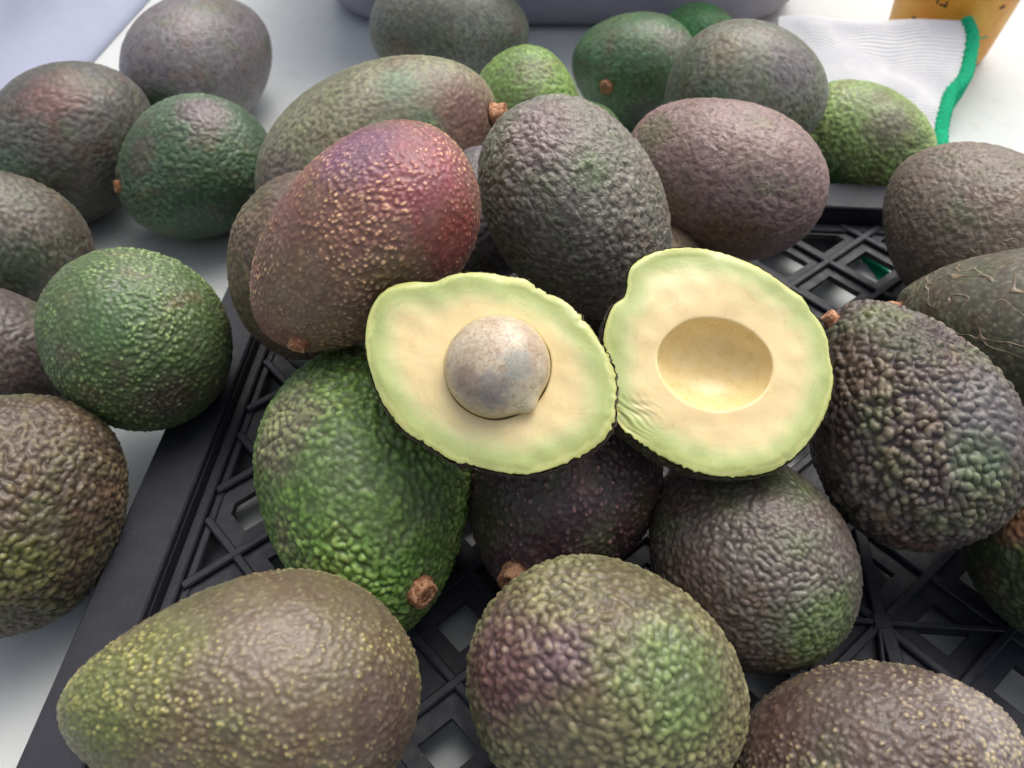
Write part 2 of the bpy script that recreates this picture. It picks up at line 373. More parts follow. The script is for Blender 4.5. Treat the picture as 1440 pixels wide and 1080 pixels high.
    {'label': 'grey-green avocado at the top edge touching the dark tub', 'c': [-3.95, 49.24, 1.85], 'ax': [0.996, 0.041, -0.079], 'a': 5.12, 'b': 3.54, 'k': 0.1, 'n': 60, 'base': (112, 120, 110), 'tip': (120, 126, 116), 'tipamt': 0.4, 'bs': 1.0, 'bh': 0.4, 'style': 0, 'patch': [([2.5, 1.38, -3.26], 1.3, (104, 94, 82))], 'stem': None, 'stemr': 0.33, 'tall': 1.0},
    {'label': 'small lime green avocado behind the upright grey one', 'c': [0.62, 35.54, 4.58], 'ax': [-0.089, 0.781, 0.619], 'a': 3.15, 'b': 2.83, 'k': 0.1, 'n': 60, 'base': (108, 142, 66), 'tip': (124, 148, 84), 'tipamt': 0.6, 'bs': 1.0, 'bh': 0.7, 'style': 0, 'patch': [([-2.07, -1.65, -1.3], 1.0, (56, 88, 36))], 'stem': None, 'stemr': 0.33, 'tall': 1.0},
    {'label': 'green avocado with a pink stem scar facing front, near the tub', 'c': [7.54, 44.8, 1.78], 'ax': [-0.947, -0.062, 0.316], 'a': 3.89, 'b': 3.32, 'k': 0.12, 'n': 60, 'base': (78, 116, 78), 'tip': (90, 124, 88), 'tipamt': 0.6, 'bs': 1.0, 'bh': 0.6, 'style': 0, 'patch': [([-2.82, -1.69, -0.95], 1.2, (112, 116, 106)), ([-2.05, 2.59, -0.87], 1.6, (44, 50, 42))], 'stem': [-2.02, 1.56, 2.13], 'stemr': 0.36, 'tall': 1.0},
    {'label': 'emerald green avocado farthest back, right against the tub', 'c': [12.7, 51.34, 0.43], 'ax': [0.976, -0.183, 0.115], 'a': 2.47, 'b': 2.14, 'k': 0.1, 'n': 60, 'base': (76, 148, 82), 'tip': (80, 146, 86), 'tipamt': 0.6, 'bs': 1.0, 'bh': 0.5, 'style': 0, 'patch': [], 'stem': None, 'stemr': 0.33, 'tall': 1.0},
    {'label': 'large dusty grey-green avocado beside the white cuff', 'c': [11.79, 35.97, 5.09], 'ax': [0.992, -0.123, -0.013], 'a': 3.95, 'b': 3.53, 'k': 0.1, 'n': 60, 'base': (112, 120, 106), 'tip': (126, 128, 114), 'tipamt': 0.5, 'bs': 1.0, 'bh': 0.5, 'style': 0, 'patch': [([2.68, -1.41, 1.69], 1.6, (112, 108, 112)), ([3.04, 0.92, -1.96], 1.4, (72, 98, 78)), ([2.66, -1.95, -1.69], 1.2, (118, 112, 90))], 'stem': None, 'stemr': 0.33, 'tall': 1.0},
    {'label': 'violet-grey avocado glimpsed between maroon and upright grey ones', 'c': [-1.33, 26.56, 5.04], 'ax': [-0.024, 0.624, 0.781], 'a': 2.86, 'b': 2.44, 'k': 0.1, 'n': 60, 'base': (104, 98, 108), 'tip': (120, 114, 118), 'tipamt': 0.6, 'bs': 1.0, 'bh': 0.5, 'style': 0, 'patch': [], 'stem': None, 'stemr': 0.33, 'tall': 1.0},
    {'label': 'tan brown avocado peeping out under the plum-brown one', 'c': [5.71, 25.01, 2.64], 'ax': [0.849, 0.248, 0.467], 'a': 2.97, 'b': 2.56, 'k': 0.1, 'n': 60, 'base': (128, 108, 88), 'tip': (146, 124, 98), 'tipamt': 0.6, 'bs': 1.0, 'bh': 0.6, 'style': 0, 'patch': [], 'stem': None, 'stemr': 0.33, 'tall': 1.0},
    {'label': 'green avocado peeking over the top of the upright grey one', 'c': [3.44, 38.18, 0.77], 'ax': [0.925, 0.151, 0.35], 'a': 2.91, 'b': 2.45, 'k': 0.1, 'n': 60, 'base': (66, 104, 58), 'tip': (90, 124, 76), 'tipamt': 0.6, 'bs': 1.0, 'bh': 0.5, 'style': 0, 'patch': [], 'stem': None, 'stemr': 0.33, 'tall': 1.0},
]

# ------------------------------------------------------------------ setting: the white table
def table_mat():
    t = NT('white_table')
    p = t.obj(0)
    n1 = t.noise(p, .06, 4, .6)
    n2 = t.noise(p, .9, 5, .7)
    c = t.mix(t.rng_(n1, .35, .65), rgba((198, 205, 207)), rgba((208, 212, 209)))
    c = t.mix(t.rng_(n2, .56, .72, 0, .35), c, rgba((170, 172, 164)))
    sp = t.voro(p, .8)
    c = t.mix(t.rng_(sp, .05, .03, 0, .6), c, rgba((120, 120, 116)))
    t.l(c, t.b.inputs['Base Color'])
    t.b.inputs['Roughness'].default_value = .42
    t.l(t.bump(t.noise(p, .25, 3), .25, .5), t.b.inputs['Normal'])
    return t.m


v, f = box_vf(-85, 95, -45, 105, -4.6, -1.8, .3)
tb = link(bpy.data.objects.new('table', mesh_np('table', v, f, table_mat(), smooth=False)))
tag(tb, 'white table top that everything stands on', kind='structure')

# ------------------------------------------------------------------ whole avocados
def cube_sphere(N):
    g = np.tan(np.linspace(-math.pi / 4, math.pi / 4, N + 1))
    A, B = np.meshgrid(g, g, indexing='ij')
    o = np.ones_like(A)
    vs, fs = [], []
    idx = np.arange((N + 1) ** 2).reshape(N + 1, N + 1)
    q = np.stack([idx[:-1, :-1], idx[1:, :-1], idx[1:, 1:], idx[:-1, 1:]], -1).reshape(-1, 4)
    for k, fc in enumerate([(A, B, o), (-A, B, -o), (o, A, B), (-o, -A, B), (B, o, A), (-B, -o, A)]):
        vs.append(np.stack(fc, -1).reshape(-1, 3)); fs.append(q + k * (N + 1) ** 2)
    v = np.concatenate(vs); v /= np.linalg.norm(v, axis=1)[:, None]
    f = np.concatenate(fs)
    key = np.round(v * 1e5).astype(np.int64)
    _, first, inv = np.unique(key, axis=0, return_index=True, return_inverse=True)
    return v[first], inv.reshape(-1)[f]


_cs = {}


def avo_mesh(N, a, b, k, seed, mat, bs, bh, style, stem=None):
    if N not in _cs: _cs[N] = cube_sphere(N)
    n, f = _cs[N]
    uu = np.linspace(-1, 1, 401)
    m = (np.sqrt(1 - uu ** 2) * (1 - k * uu - .25 * k * uu ** 2)).max()
    r = np.random.default_rng(seed)
    waves = [(r.normal(size=3), r.uniform(1.5, 5), r.uniform(0, 6.28)) for _ in range(7)]

    def surf(n):
        u = n[:, 2]
        w = (1 - k * u - .25 * k * u ** 2) / m * b
        lump = np.ones(len(n))
        for d, s_, ph in waves:
            lump += .0105 * np.sin(n @ (d * s_ / np.linalg.norm(d)) + ph)
        return np.stack([n[:, 0] * w * lump, n[:, 1] * w * lump, n[:, 2] * a * lump], -1)

    v = surf(n)
    # knobs: jittered spiral of centres over the skin, each a small elongated dome
    sp = (.168 if style != 2 else .195) / bs
    cnt = int(4 * math.pi * (a * b * b) ** (2 / 3) * 1.02 / (sp * sp * .87))
    i_ = np.arange(cnt) + .5
    z = 1 - 2 * i_ / cnt; ph = i_ * 2.399963
    c = np.stack([np.sqrt(1 - z * z) * np.cos(ph), np.sqrt(1 - z * z) * np.sin(ph), z], -1)
    c += r.normal(size=c.shape) * (.30 * sp / b); c /= np.linalg.norm(c, axis=1)[:, None]
    C = surf(c)
    def field(x, fr, sd):
        rr_ = np.random.default_rng(sd); o = np.zeros(len(x))
        for _ in range(9):
            d = rr_.normal(size=3); d *= fr * rr_.uniform(.6, 1.6) / np.linalg.norm(d)
            o += np.sin(x @ d + rr_.uniform(0, 6.28))
        return o / 3.0
    amp = np.clip(.62 + .28 * field(C, 1.3, seed + 50), .42, 1.15) * r.uniform(.45, 1.15, cnt)
    sig = sp * r.uniform(.30, .50, cnt)
    el = r.normal(size=(cnt, 3)); el -= c * (el * c).sum(1)[:, None]; el /= np.linalg.norm(el, axis=1)[:, None]
    stretch = 1 - 1 / r.uniform(1.0, 1.9 if style != 1 else 1.35, cnt) ** 2
    bright = np.clip(r.normal(.62, .3, cnt), 0, 1)
    kd = KDTree(cnt)
    for j, q in enumerate(C.tolist()): kd.insert(q, j)
    kd.balance()
    fn = kd.find_n
    idx = np.array([[h_[1] for h_ in fn(q, 4)] for q in v.tolist()])
    D = v[:, None, :] - C[idx]
    d2 = (D ** 2).sum(2)
    al = (D * el[idx]).sum(2)
    d2 = d2 - al ** 2 * stretch[idx]
    g = np.exp(-(d2 / sig[idx] ** 2) ** 1.35)
    hgt = (1 - np.prod(1 - np.clip(g * amp[idx] * .85, 0, .97), axis=1))
    ts = .27 if style == 1 else .38
    tipv = (np.exp(-d2 / (sp * ts) ** 2) * bright[idx] * np.clip(amp[idx] * 1.3, 0, 1)).max(1)
    nn = v / np.array([b * b, b * b, a * a]); nn /= np.linalg.norm(nn, axis=1)[:, None]
    H = {0: .095, 1: .078, 2: .075, 3: .022}[style] * bh / bs ** .6
    fade = np.ones(len(v)); pit = np.zeros(len(v))
    if stem is not None:       # the skin puckers round the stem
        dd = np.linalg.norm(v - np.array(stem), axis=1)
        fade = np.clip(dd / .55, .25, 1); pit = -.10 * np.exp(-(dd / .5) ** 2) + .045 * np.exp(-((dd - .75) / .25) ** 2)
    if style == 1: hgt = hgt * .72 + np.clip(tipv, 0, 1) * .5
    v = v + nn * (hgt * H * fade + pit)[:, None]
    return mesh_np('avocado', v, f, mat, attr={'knob': hgt, 'knob_tip': tipv})


def stem_mat():
    t = NT('stem_cork')
    p = t.obj(2)
    tc = t.n('ShaderNodeTexCoord')
    r = t.vmath('LENGTH', t.vmath('MULTIPLY', tc.outputs['Object'], (100, 100, 0)))
    ringn = t.noise(p, 6, 4, .7)
    rings = t.math('SINE', t.math('ADD', t.math('MULTIPLY', r, 34), t.math('MULTIPLY', ringn, 12)))
    c = t.mix(t.rng_(rings, -1, 1), rgba((168, 112, 80)), rgba((222, 168, 130)))
    c = t.mix(t.rng_(ringn, .56, .72, 0, .7), c, rgba((120, 74, 50)))
    t.l(c, t.b.inputs['Base Color'])
    t.b.inputs['Roughness'].default_value = .8
    t.l(t.bump(t.math('ADD', rings, ringn), .03, .8), t.b.inputs['Normal'])
    return t.m


STEM = stem_mat()


def stem_mesh(r, tall):
    prof = [(1.15, -.35), (1.2, -.05), (1.08, .05), (1.0, .10), (1.02, .3 * tall), (1.0, .62 * tall), (.9, .74 * tall), (.7, .72 * tall), (.45, .64 * tall), (.2, .66 * tall), (.02, .62 * tall)]
    nc = 40
    th = np.linspace(0, 2 * math.pi, nc, endpoint=False)
    vs = []
    rr = np.random.default_rng(int(r * 1000))
    ph = rr.uniform(0, 6.28, 3)
    for i, (q, z) in enumerate(prof):
        wob = 1 + .06 * np.sin(2 * th + ph[0]) + .04 * np.sin(5 * th + ph[1]) + rr.normal(size=nc) * .02
        vs.append(np.stack([np.cos(th) * q * r * wob, np.sin(th) * q * r * wob, np.full(nc, z * r) + rr.normal(size=nc) * .012 * r * 4 * (i > 4)], -1))
    return mesh_np('stem', np.concatenate(vs), grid_faces(len(prof), nc), STEM)


def basis(ax):
    ax = np.array(ax, float); ax /= np.linalg.norm(ax)
    t = np.cross(ax, [0.3, .5, .8]); t /= np.linalg.norm(t)
    s = np.cross(ax, t)
    return t, s, ax


for i, F in enumerate(FRUITS):
    t, s, ax = basis(F['ax'])
    M = Matrix(((t[0], s[0], ax[0], F['c'][0] * S), (t[1], s[1], ax[1], F['c'][1] * S), (t[2], s[2], ax[2], F['c'][2] * S), (0, 0, 0, 1)))
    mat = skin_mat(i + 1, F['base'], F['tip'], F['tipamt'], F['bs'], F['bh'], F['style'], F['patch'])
    me = avo_mesh(F['n'], F['a'], F['b'], F['k'], i + 11, mat, F['bs'], F['bh'], F['style'], F['stem'])
    if F['stem'] is None:
        o = link(bpy.data.objects.new('avocado', me))
        o.matrix_world = M
    else:
        o = link(bpy.data.objects.new('avocado', None))
        o.empty_display_size = .01
        o.matrix_world = M
        link(bpy.data.objects.new('skin', me), o)
        q = np.array(F['stem'])
        nrm = q / np.array([F['b'] ** 2, F['b'] ** 2, F['a'] ** 2]); nrm /= np.linalg.norm(nrm)
        st = link(bpy.data.objects.new('stem', stem_mesh(F['stemr'], F['tall'])), o)
        st.matrix_local = Matrix.Translation(Vector(q) * S) @ Vector(nrm).to_track_quat('Z', 'Y').to_matrix().to_4x4()
    tag(o, F['label'], 'avocado', 'avocados heaped in and around the crate')

# ------------------------------------------------------------------ the two cut halves
def flesh_mat(seed, torn=0.0, cavity_yellow=False):
    t = NT('avocado_flesh')
    p = t.obj(seed)
    at = t.n('ShaderNodeAttribute', attribute_name='edge')
    ac = t.n('ShaderNodeAttribute', attribute_name='cavity')
    e = t.math('ADD', at.outputs['Fac'], t.math('MULTIPLY', t.math('SUBTRACT', t.noise(p, 1.1, 3, .55), .5), .55))
    e = t.math('ADD', e, t.math('MULTIPLY', t.math('SUBTRACT', t.noise(p, 7, 3, .6), .5), .10))
    e = t.math('DIVIDE', t.math('MAXIMUM', e, at.outputs['Fac'] if False else 0.0), 2.0)
    c = t.ramp(e, [(0.0, rgba((204, 212, 128))), (.045, rgba((216, 224, 150))), (.10, rgba((188, 202, 128))), (.22, rgba((198, 212, 144))),
                   (.36, rgba((226, 226, 168))), (.52, rgba((245, 228, 174))), (1.0, rgba((252, 230, 178)))])
    # thin dark-green line of the skin seen in section, with dots
    rim = t.rng_(t.math('ADD', at.outputs['Fac'], t.math('MULTIPLY', t.noise(p, 9, 2), .05)), .07, .035)
    c = t.mix(t.math('MULTIPLY', rim, .35), c, rgba((166, 170, 90)))
    dots = t.math('MULTIPLY', t.rng_(t.voro(p, 9.0), .16, .10), t.rng_(t.math('ABSOLUTE', t.math('SUBTRACT', at.outputs['Fac'], .13)), .05, .03))
    c = t.mix(t.math('MULTIPLY', dots, .6), c, rgba((96, 104, 50)))
    # thin layer lines that follow the edge
    for lv, am in ((.62, .22), (.95, .16), (.40, .14)):
        ly = t.rng_(t.math('ABSOLUTE', t.math('SUBTRACT', t.math('MULTIPLY', e, 2.0), lv)), .028, .004)
        ly = t.math('MULTIPLY', ly, t.rng_(t.noise(t.vmath('ADD', p, (lv * 9, 4, 4)), .7, 2), .46, .6, 0, am))
        c = t.mix(ly, c, rgba((168, 176, 104)))
    # faint tan knife marks
    pw = t.vmath('ADD', p, t.vmath('SCALE', t.vmath('SUBTRACT', t.noise(p, .6, 1, col=True), (.5, .5, .5)), None, 1.6))
    ln = t.noise(pw, .55, 1, .4)
    line = t.rng_(t.math('ABSOLUTE', t.math('SUBTRACT', ln, .5)), .012, .002)
    patchy = t.rng_(t.noise(t.vmath('ADD', p, (3, 3, 3)), 1.4, 2), .48, .62)
    line = t.rng_(t.math('ABSOLUTE', t.math('SUBTRACT', ln, .5)), .022, .0)
    lm = t.math('MULTIPLY', line, patchy)
    c = t.mix(t.math('MULTIPLY', lm, .14), c, rgba((206, 172, 116)))
    vb = t.math('MULTIPLY', t.rng_(t.voro(p, 3.2), .10, .05), t.rng_(t.noise(t.vmath('ADD', p, (8, 1, 1)), .8, 2), .5, .62, 0, .5))
    c = t.mix(vb, c, rgba((190, 156, 100)))
    br = t.rng_(t.noise(t.vmath('ADD', p, (2, 6, 1)), .9, 5, .68), .58, .72, 0, .35)
    c = t.mix(br, c, rgba((222, 192, 134)))
    fib = t.n('ShaderNodeMapping'); fib.inputs['Scale'].default_value = (1.6, 6, 1); fib.inputs['Rotation'].default_value = (0, 0, 1.1); t.l(p, fib.inputs[0])
    c = t.mix(t.rng_(t.noise(fib.outputs[0], 1.6, 3, .6), .5, .75, 0, .07), c, rgba((214, 206, 140)))
    cav = ac.outputs['Fac']
    cc = t.mix(t.rng_(t.noise(p, 3, 4, .6), .35, .65), rgba((243, 222, 160)), rgba((249, 231, 178)))
    cc = t.mix(t.rng_(t.noise(p, 40, 2), .55, .7, 0, .18), cc, rgba((200, 168, 100)))
    c = t.mix(cav, c, cc)
    c = t.mix(1.0, c, (.93, .91, .90, 1), 'MULTIPLY')
    t.l(c, t.b.inputs['Base Color'])
    t.b.inputs['Roughness'].default_value = .42
    t.put(t.b.inputs['Roughness'], t.rng_(t.noise(p, 3, 3), .3, .7, .26, .42))
    t.b.inputs['Specular IOR Level'].default_value = .45
    t.b.inputs['Subsurface Weight'].default_value = .45
    t.b.inputs['Subsurface Radius'].default_value = (.004, .003, .0012)
    t.b.inputs['Subsurface Scale'].default_value = .6
    h = t.math('ADD', t.math('MULTIPLY', t.noise(pw, 1.1, 3, .5), .7), t.math('MULTIPLY', lm, -.04))
    h = t.math('ADD', h, t.math('MULTIPLY', t.noise(p, 30, 2), .05))
    h = t.math('ADD', h, t.math('MULTIPLY', t.noise(fib.outputs[0], 2.0, 3, .6), .06))
    t.b.inputs['Coat Weight'].default_value = .25
    t.b.inputs['Coat Roughness'].default_value = .22
    t.l(t.bump(h, .08, .5), t.b.inputs['Normal'])
    return t.m


def seg_dist(P, Q):
    A = Q; B = np.roll(Q, -1, 0)
    best = np.full(len(P), 9.0)
    for a, b in zip(A, B):
        d = b - a; L = max(d @ d, 1e-9)
        w = np.clip(((P - a) @ d) / L, 0, 1)
        best = np.minimum(best, np.linalg.norm(P - a - w[:, None] * d, axis=1))
    return best


def vnoise(x, y, seed, f=1.0):
    r = np.random.default_rng(seed)
    o = np.zeros_like(x)
    for _ in range(8):
        a = r.uniform(0, 6.28); w = r.uniform(.6, 1.6) * f
        o += np.sin((x * math.cos(a) + y * math.sin(a)) * w + r.uniform(0, 6.28))
    return o / 4.0


def make_half(label, origin, N, out, cav, depth, rag, torn, seed, mats):
    N = np.array(N, float); N /= np.linalg.norm(N)
    X = np.array([1., 0, 0]); X -= N * (X @ N); X /= np.linalg.norm(X)
    Y = np.cross(N, X)
    root = link(bpy.data.objects.new('avocado_half', None))
    root.empty_display_size = .01
    root.matrix_world = Matrix(((X[0], Y[0], N[0], origin[0] * S), (X[1], Y[1], N[1], origin[1] * S), (X[2], Y[2], N[2], origin[2] * S), (0, 0, 0, 1)))
    tag(root, label, 'avocado half', 'halves of the cut avocado')
    out = np.array(out)
    (cx, cy, rx, ry, rot) = cav
    c0 = np.array([cx, cy]); cen = out.mean(0)
    M = 480
    th = np.linspace(-math.pi, math.pi, M, endpoint=False)
    d = out - c0
    oa = np.arctan2(d[:, 1], d[:, 0]); orad = np.hypot(d[:, 0], d[:, 1])
    o_ = np.argsort(oa); oa, orad = oa[o_], orad[o_]
    ro = np.interp(th, np.r_[oa[-1] - 2 * math.pi, oa, oa[0] + 2 * math.pi], np.r_[orad[-1], orad, orad[0]])
    ker = np.exp(-.5 * (np.arange(-9, 10) / 3.0) ** 2); ker /= ker.sum()
    ro = np.convolve(np.r_[ro[-9:], ro, ro[:9]], ker, 'valid')
    r = np.random.default_rng(seed)
    rip = np.zeros(M)
    for fr, am in ((37, .30), (53, .30), (71, .35), (97, .3), (131, .22)):
        rip += am * np.sin(fr * th + r.uniform(0, 6.28) + 1.5 * np.sin(3 * th + r.uniform(0, 6)))
    ragged = np.array([rag(a) for a in th])
    env = .55 + .45 * np.sin(5 * th + 1.3) * np.sin(8 * th + 2.1) + .35 * np.sin(13 * th)
    ro = ro + rip * .030 * ragged * np.clip(env, .1, 1.3)
    rc = rx * ry / np.sqrt((ry * np.cos(th - rot)) ** 2 + (rx * np.sin(th - rot)) ** 2)
    rc = rc * (1 + .008 * np.sin(3 * th + 1) + .006 * np.sin(7 * th))
    vs, ed, cv = [], [], []
    oxy = np.stack([c0[0] + ro * np.cos(th), c0[1] + ro * np.sin(th)], -1)
    # flesh: outer side wall sliver, cut face, lip, bowl
    rings = [('w', .97, -.4), ('w', 1.0, -.12)] + [('f', t_, 0) for t_ in np.r_[1.0, .993, .985, .97, .95, np.linspace(.93, .03, 52), .015, 0]] + [('c', s_, 0) for s_ in np.r_[.995, .985, np.cos(np.linspace(.2, math.pi / 2, 34))[:-1], .004]]
    for kind, q, z0 in rings:
        if kind == 'c':
            rr = rc * q
            x = c0[0] + rr * np.cos(th); y = c0[1] + rr * np.sin(th)
            z = -(.018 + min(rx, ry) * .93 * math.sqrt(max(0, 1 - q * q)) * (.92 if q > .3 else .92)) * np.ones(M)
            vs.append(np.stack([x, y, z], -1)); cv.append(np.ones(M))
            ed.append(np.full(M, 2.0))
        else:
            rr = rc + (ro - rc) * q
            x = c0[0] + rr * np.cos(th); y = c0[1] + rr * np.sin(th)
            if kind == 'w':
                z = np.full(M, z0); dd = np.zeros(M)
            else:
                dd = seg_dist(np.stack([x, y], -1), oxy[::3])
                z = .045 * vnoise(x, y, seed, 1.6) + .012 * vnoise(x, y, seed + 5, 6)
                fall = np.clip(dd / .28, 0, 1); z = z * fall - .05 * (1 - fall) ** 2
                dc = (rr - rc); lip = np.clip(1 - dc / .07, 0, 1); z -= .018 * lip ** 2
                tz = torn(x, y)
                z += tz * (.020 * np.sin(15 * (x * .75 + y) + 2.5 * np.sin(4 * x) + 2 * np.sin(5 * y)) + .014 * np.sin(33 * (x * .6 + y) + x * 7 + 2 * np.sin(9 * y)) - .05) * np.clip(dd / .08, 0, 1)
            vs.append(np.stack([x, y, z], -1)); ed.append(dd); cv.append(np.zeros(M) if q > .0 else np.full(M, .3))
    V = np.concatenate(vs)
    fm = mesh_np('flesh', V, grid_faces(len(rings), M), mats[0], attr={'edge': np.concatenate(ed), 'cavity': np.concatenate(cv)})
    link(bpy.data.objects.new('flesh', fm), root)
    # skin: a bowl below the cut
    vs = []
    phis = np.r_[0, .015, .03, np.linspace(.05, math.pi / 2 - .01, 80)]
    for ph in phis:
        w = math.sin(ph)
        bul = 1 + .075 * math.sin(2 * ph)
        px_ = (c0[0] + (ro + .006) * np.cos(th)) * (1 - 0) ; py_ = (c0[1] + (ro + .006) * np.sin(th))
        rel = np.stack([px_, py_], -1) - cen
        sx = math.cos(ph) ** .85 * bul
        xy = cen + rel * sx
        vs.append(np.c_[xy, np.full(M, -.075 - depth * w)])
    V = np.concatenate(vs)
    sm = mesh_np('skin', V, grid_faces(len(phis), M, flip=True), mats[1])
    link(bpy.data.objects.new('skin', sm), root)
    return root, root.matrix_world.copy()


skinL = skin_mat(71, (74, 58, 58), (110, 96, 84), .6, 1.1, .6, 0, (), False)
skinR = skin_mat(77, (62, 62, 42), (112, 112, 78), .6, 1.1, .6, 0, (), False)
HL = make_half('open avocado half still holding its seed, the left one of the pair', (-.60, 13.85, 9.52), (-.05, -.451, .891),
               [(-3.08, 2.7), (-2.52, 2.88), (-2.1, 2.88), (-1.74, 2.83), (-1.54, 2.89), (-1.33, 3.04), (-0.91, 3.12), (-0.23, 3.13), (0.46, 2.98), (0.98, 2.93), (1.28, 2.66), (1.63, 2.44), (2.04, 2.28), (2.4, 1.96), (2.64, 1.64), (2.89, 1.36), (3.07, 1.0), (3.32, 0.58), (3.47, 0.17), (3.53, -0.24), (3.48, -0.79), (3.42, -1.39), (3.16, -1.79), (2.76, -2.1), (2.17, -2.39), (1.58, -2.62), (1.0, -2.75), (0.47, -2.71), (-0.04, -2.61), (-0.58, -2.45), (-0.97, -2.41), (-1.51, -2.07), (-1.98, -1.77), (-2.39, -1.55), (-2.81, -1.06), (-3.17, -0.52), (-3.39, 0.04), (-3.59, 0.73), (-3.65, 1.24), (-3.57, 1.95), (-3.38, 2.38)],
               (.19, .28, 1.52, 1.50, 0), 2.5, lambda a: 1.9 if -1.0 < a < 1.4 else (1.1 if a < -1.0 else .45), lambda x, y: 0 * x, 5,
               (flesh_mat(3), skinL))
HR = make_half('empty avocado half with a smooth round seed hollow, the right one of the pair', (6.22, 14.96, 8.77), (.06, -.45, .891),
               [(-2.64, 2.98), (-2.29, 3.31), (-1.69, 3.58), (-1.1, 3.69), (-0.43, 3.7), (0.1, 3.6), (0.82, 3.38), (1.41, 3.12), (1.97, 2.74), (2.39, 2.4), (2.75, 2.18), (2.94, 1.72), (3.24, 1.37), (3.42, 0.83), (3.41, 0.25), (3.5, -0.28), (3.38, -0.85), (3.15, -1.44), (2.78, -2.02), (2.3, -2.57), (1.84, -2.93), (1.4, -3.18), (0.76, -3.31), (0.12, -3.35), (-0.51, -3.3), (-1.13, -3.11), (-1.62, -2.89), (-2.23, -2.54), (-2.7, -2.19), (-3.07, -1.92), (-3.26, -1.44), (-3.44, -0.76), (-3.48, -0.01), (-3.41, 0.28), (-3.5, 0.71), (-3.34, 1.38), (-3.15, 1.83), (-2.78, 2.04), (-2.7, 2.27)],
               (-.13, .02, 1.76, 1.43, -.06), 2.9, lambda a: 1.6 if (a < -.9 or a > 2.9) else .7,
               lambda x, y: np.exp(-((x + 2.75) ** 2 / .38 + (y + 1.65) ** 2 / .30)), 9, (flesh_mat(8), skinR))

# seed
def seed_mat():
    t = NT('avocado_seed')
    p = t.obj(4)
    raw = t.obj(0)
    n1 = t.noise(p, 1.4, 5, .65)
    n2 = t.noise(p, 9, 4, .7)
    c = t.mix(t.rng_(n1, .38, .62), rgba((188, 168, 142)), rgba((214, 200, 174)))
    c = t.mix(t.rng_(n2, .46, .62, 0, .5), c, rgba((166, 144, 130)))
    c = t.mix(t.rng_(t.noise(p, 14, 4, .75), .50, .64, 0, .6), c, rgba((222, 208, 188)))
    pn = t.math('MULTIPLY', t.math('SUBTRACT', t.noise(p, 2.6, 4, .6), .5), 1.4)
    def patch(c, pos, r, col, amt=.85):
        d = t.math('ADD', t.math('DIVIDE', t.vmath('DISTANCE', raw, pos), r), pn)
        return t.mix(t.rng_(d, 1.2, .5, 0, amt), c, rgba(col))
    c = patch(c, (.0, -1.0, 1.1), .72, (140, 140, 142), .6)
    c = patch(c, (.75, -.2, 1.25), .62, (158, 164, 156), .7)
    c = patch(c, (-.9, -.6, 1.0), .5, (158, 132, 118), .6)
    c = patch(c, (.9, -1.15, .35), .78, (234, 222, 190), 1.0)
    c = t.mix(t.rng_(t.noise(t.vmath('ADD', p, (5, 5, 5)), 6, 5, .75), .54, .66, 0, .32), c, rgba((112, 110, 116)))
    vw = t.vmath('ADD', p, t.vmath('SCALE', t.vmath('SUBTRACT', t.noise(p, 1.4, 2, col=True), (.5, .5, .5)), None, 1.2))
    vl = t.rng_(t.math('ABSOLUTE', t.math('SUBTRACT', t.noise(vw, 1.5, 2), .5)), .018, .004)
    c = t.mix(t.math('MULTIPLY', vl, .4), c, rgba((150, 112, 84)))
    sep = t.n('ShaderNodeSeparateXYZ'); t.l(raw, sep.inputs[0])
    c = t.mix(t.rng_(t.math('ADD', sep.outputs[2], t.math('MULTIPLY', pn, .15)), .42, .12, 0, .8), c, rgba((214, 198, 148)))
    t.l(c, t.b.inputs['Base Color'])
    t.b.inputs['Roughness'].default_value = .36
    t.b.inputs['Specular IOR Level'].default_value = .5
    t.l(t.bump(t.math('ADD', n1, t.math('MULTIPLY', n2, .4)), .05, .5), t.b.inputs['Normal'])
    return t.m


n, f = cube_sphere(56)
tipd = np.array([.60, -.79, .12]); tipd /= np.linalg.norm(tipd)
ca = n @ tipd
ang = np.arccos(np.clip(ca, -1, 1))
rad = 1.505 * (1 + .11 * np.exp(-(ang / .17) ** 2) - .022 * np.exp(-((ang - .42) / .22) ** 2))
v = n * rad[:, None] * np.array([1.0, .985, .80])
so = link(bpy.data.objects.new('seed', mesh_np('seed', v, f, seed_mat())), HL[0])
so.location = (.19 * S, .28 * S, .02 * S)

# ------------------------------------------------------------------ black plastic crate
PL = simple('black_plastic', (42, 44, 52), .5, 1.0, spec=.35, nscale=1.2, namt=.14, bump=.012, bscale=24)
dust = PL.rng_(PL.voro(PL.obj(9), 2.6), .075, .03, 0, .55)
bc = PL.b.inputs['Base Color'].links[0].from_socket
PL.l(PL.mix(dust, bc, rgba((120, 118, 116))), PL.b.inputs['Base Color'])
PLM = PL.m
TH = math.radians(4.3)
crate = empty('plastic_crate', (0, 0, 0), (0, 0, -TH))
tag(crate, 'black plastic crate with flat rim and diagonal lattice floor', 'crate')
U0, U1, V0, V1 = -15.37, 27.0, -22.0, 35.6       # outside of the rim, crate axes
RW = 2.05


def part(name, v, f, smooth=False, mat=None):
    return link(bpy.data.objects.new(name, mesh_np(name, v, f, mat or PLM, smooth=smooth)), crate)


for (a, b, c, d) in ((U0, U0 + RW, V0, V1), (U1 - RW, U1, V0, V1)):
    part('rim_rail', *box_vf(a, b, c, d, .62, 1.0, .07))
for (c, d) in ((V0, V0 + RW), (V1 - RW, V1)):
    part('rim_rail', *box_vf(U0 + RW + .004, U1 - RW - .004, c, d, .61, .985, .07))
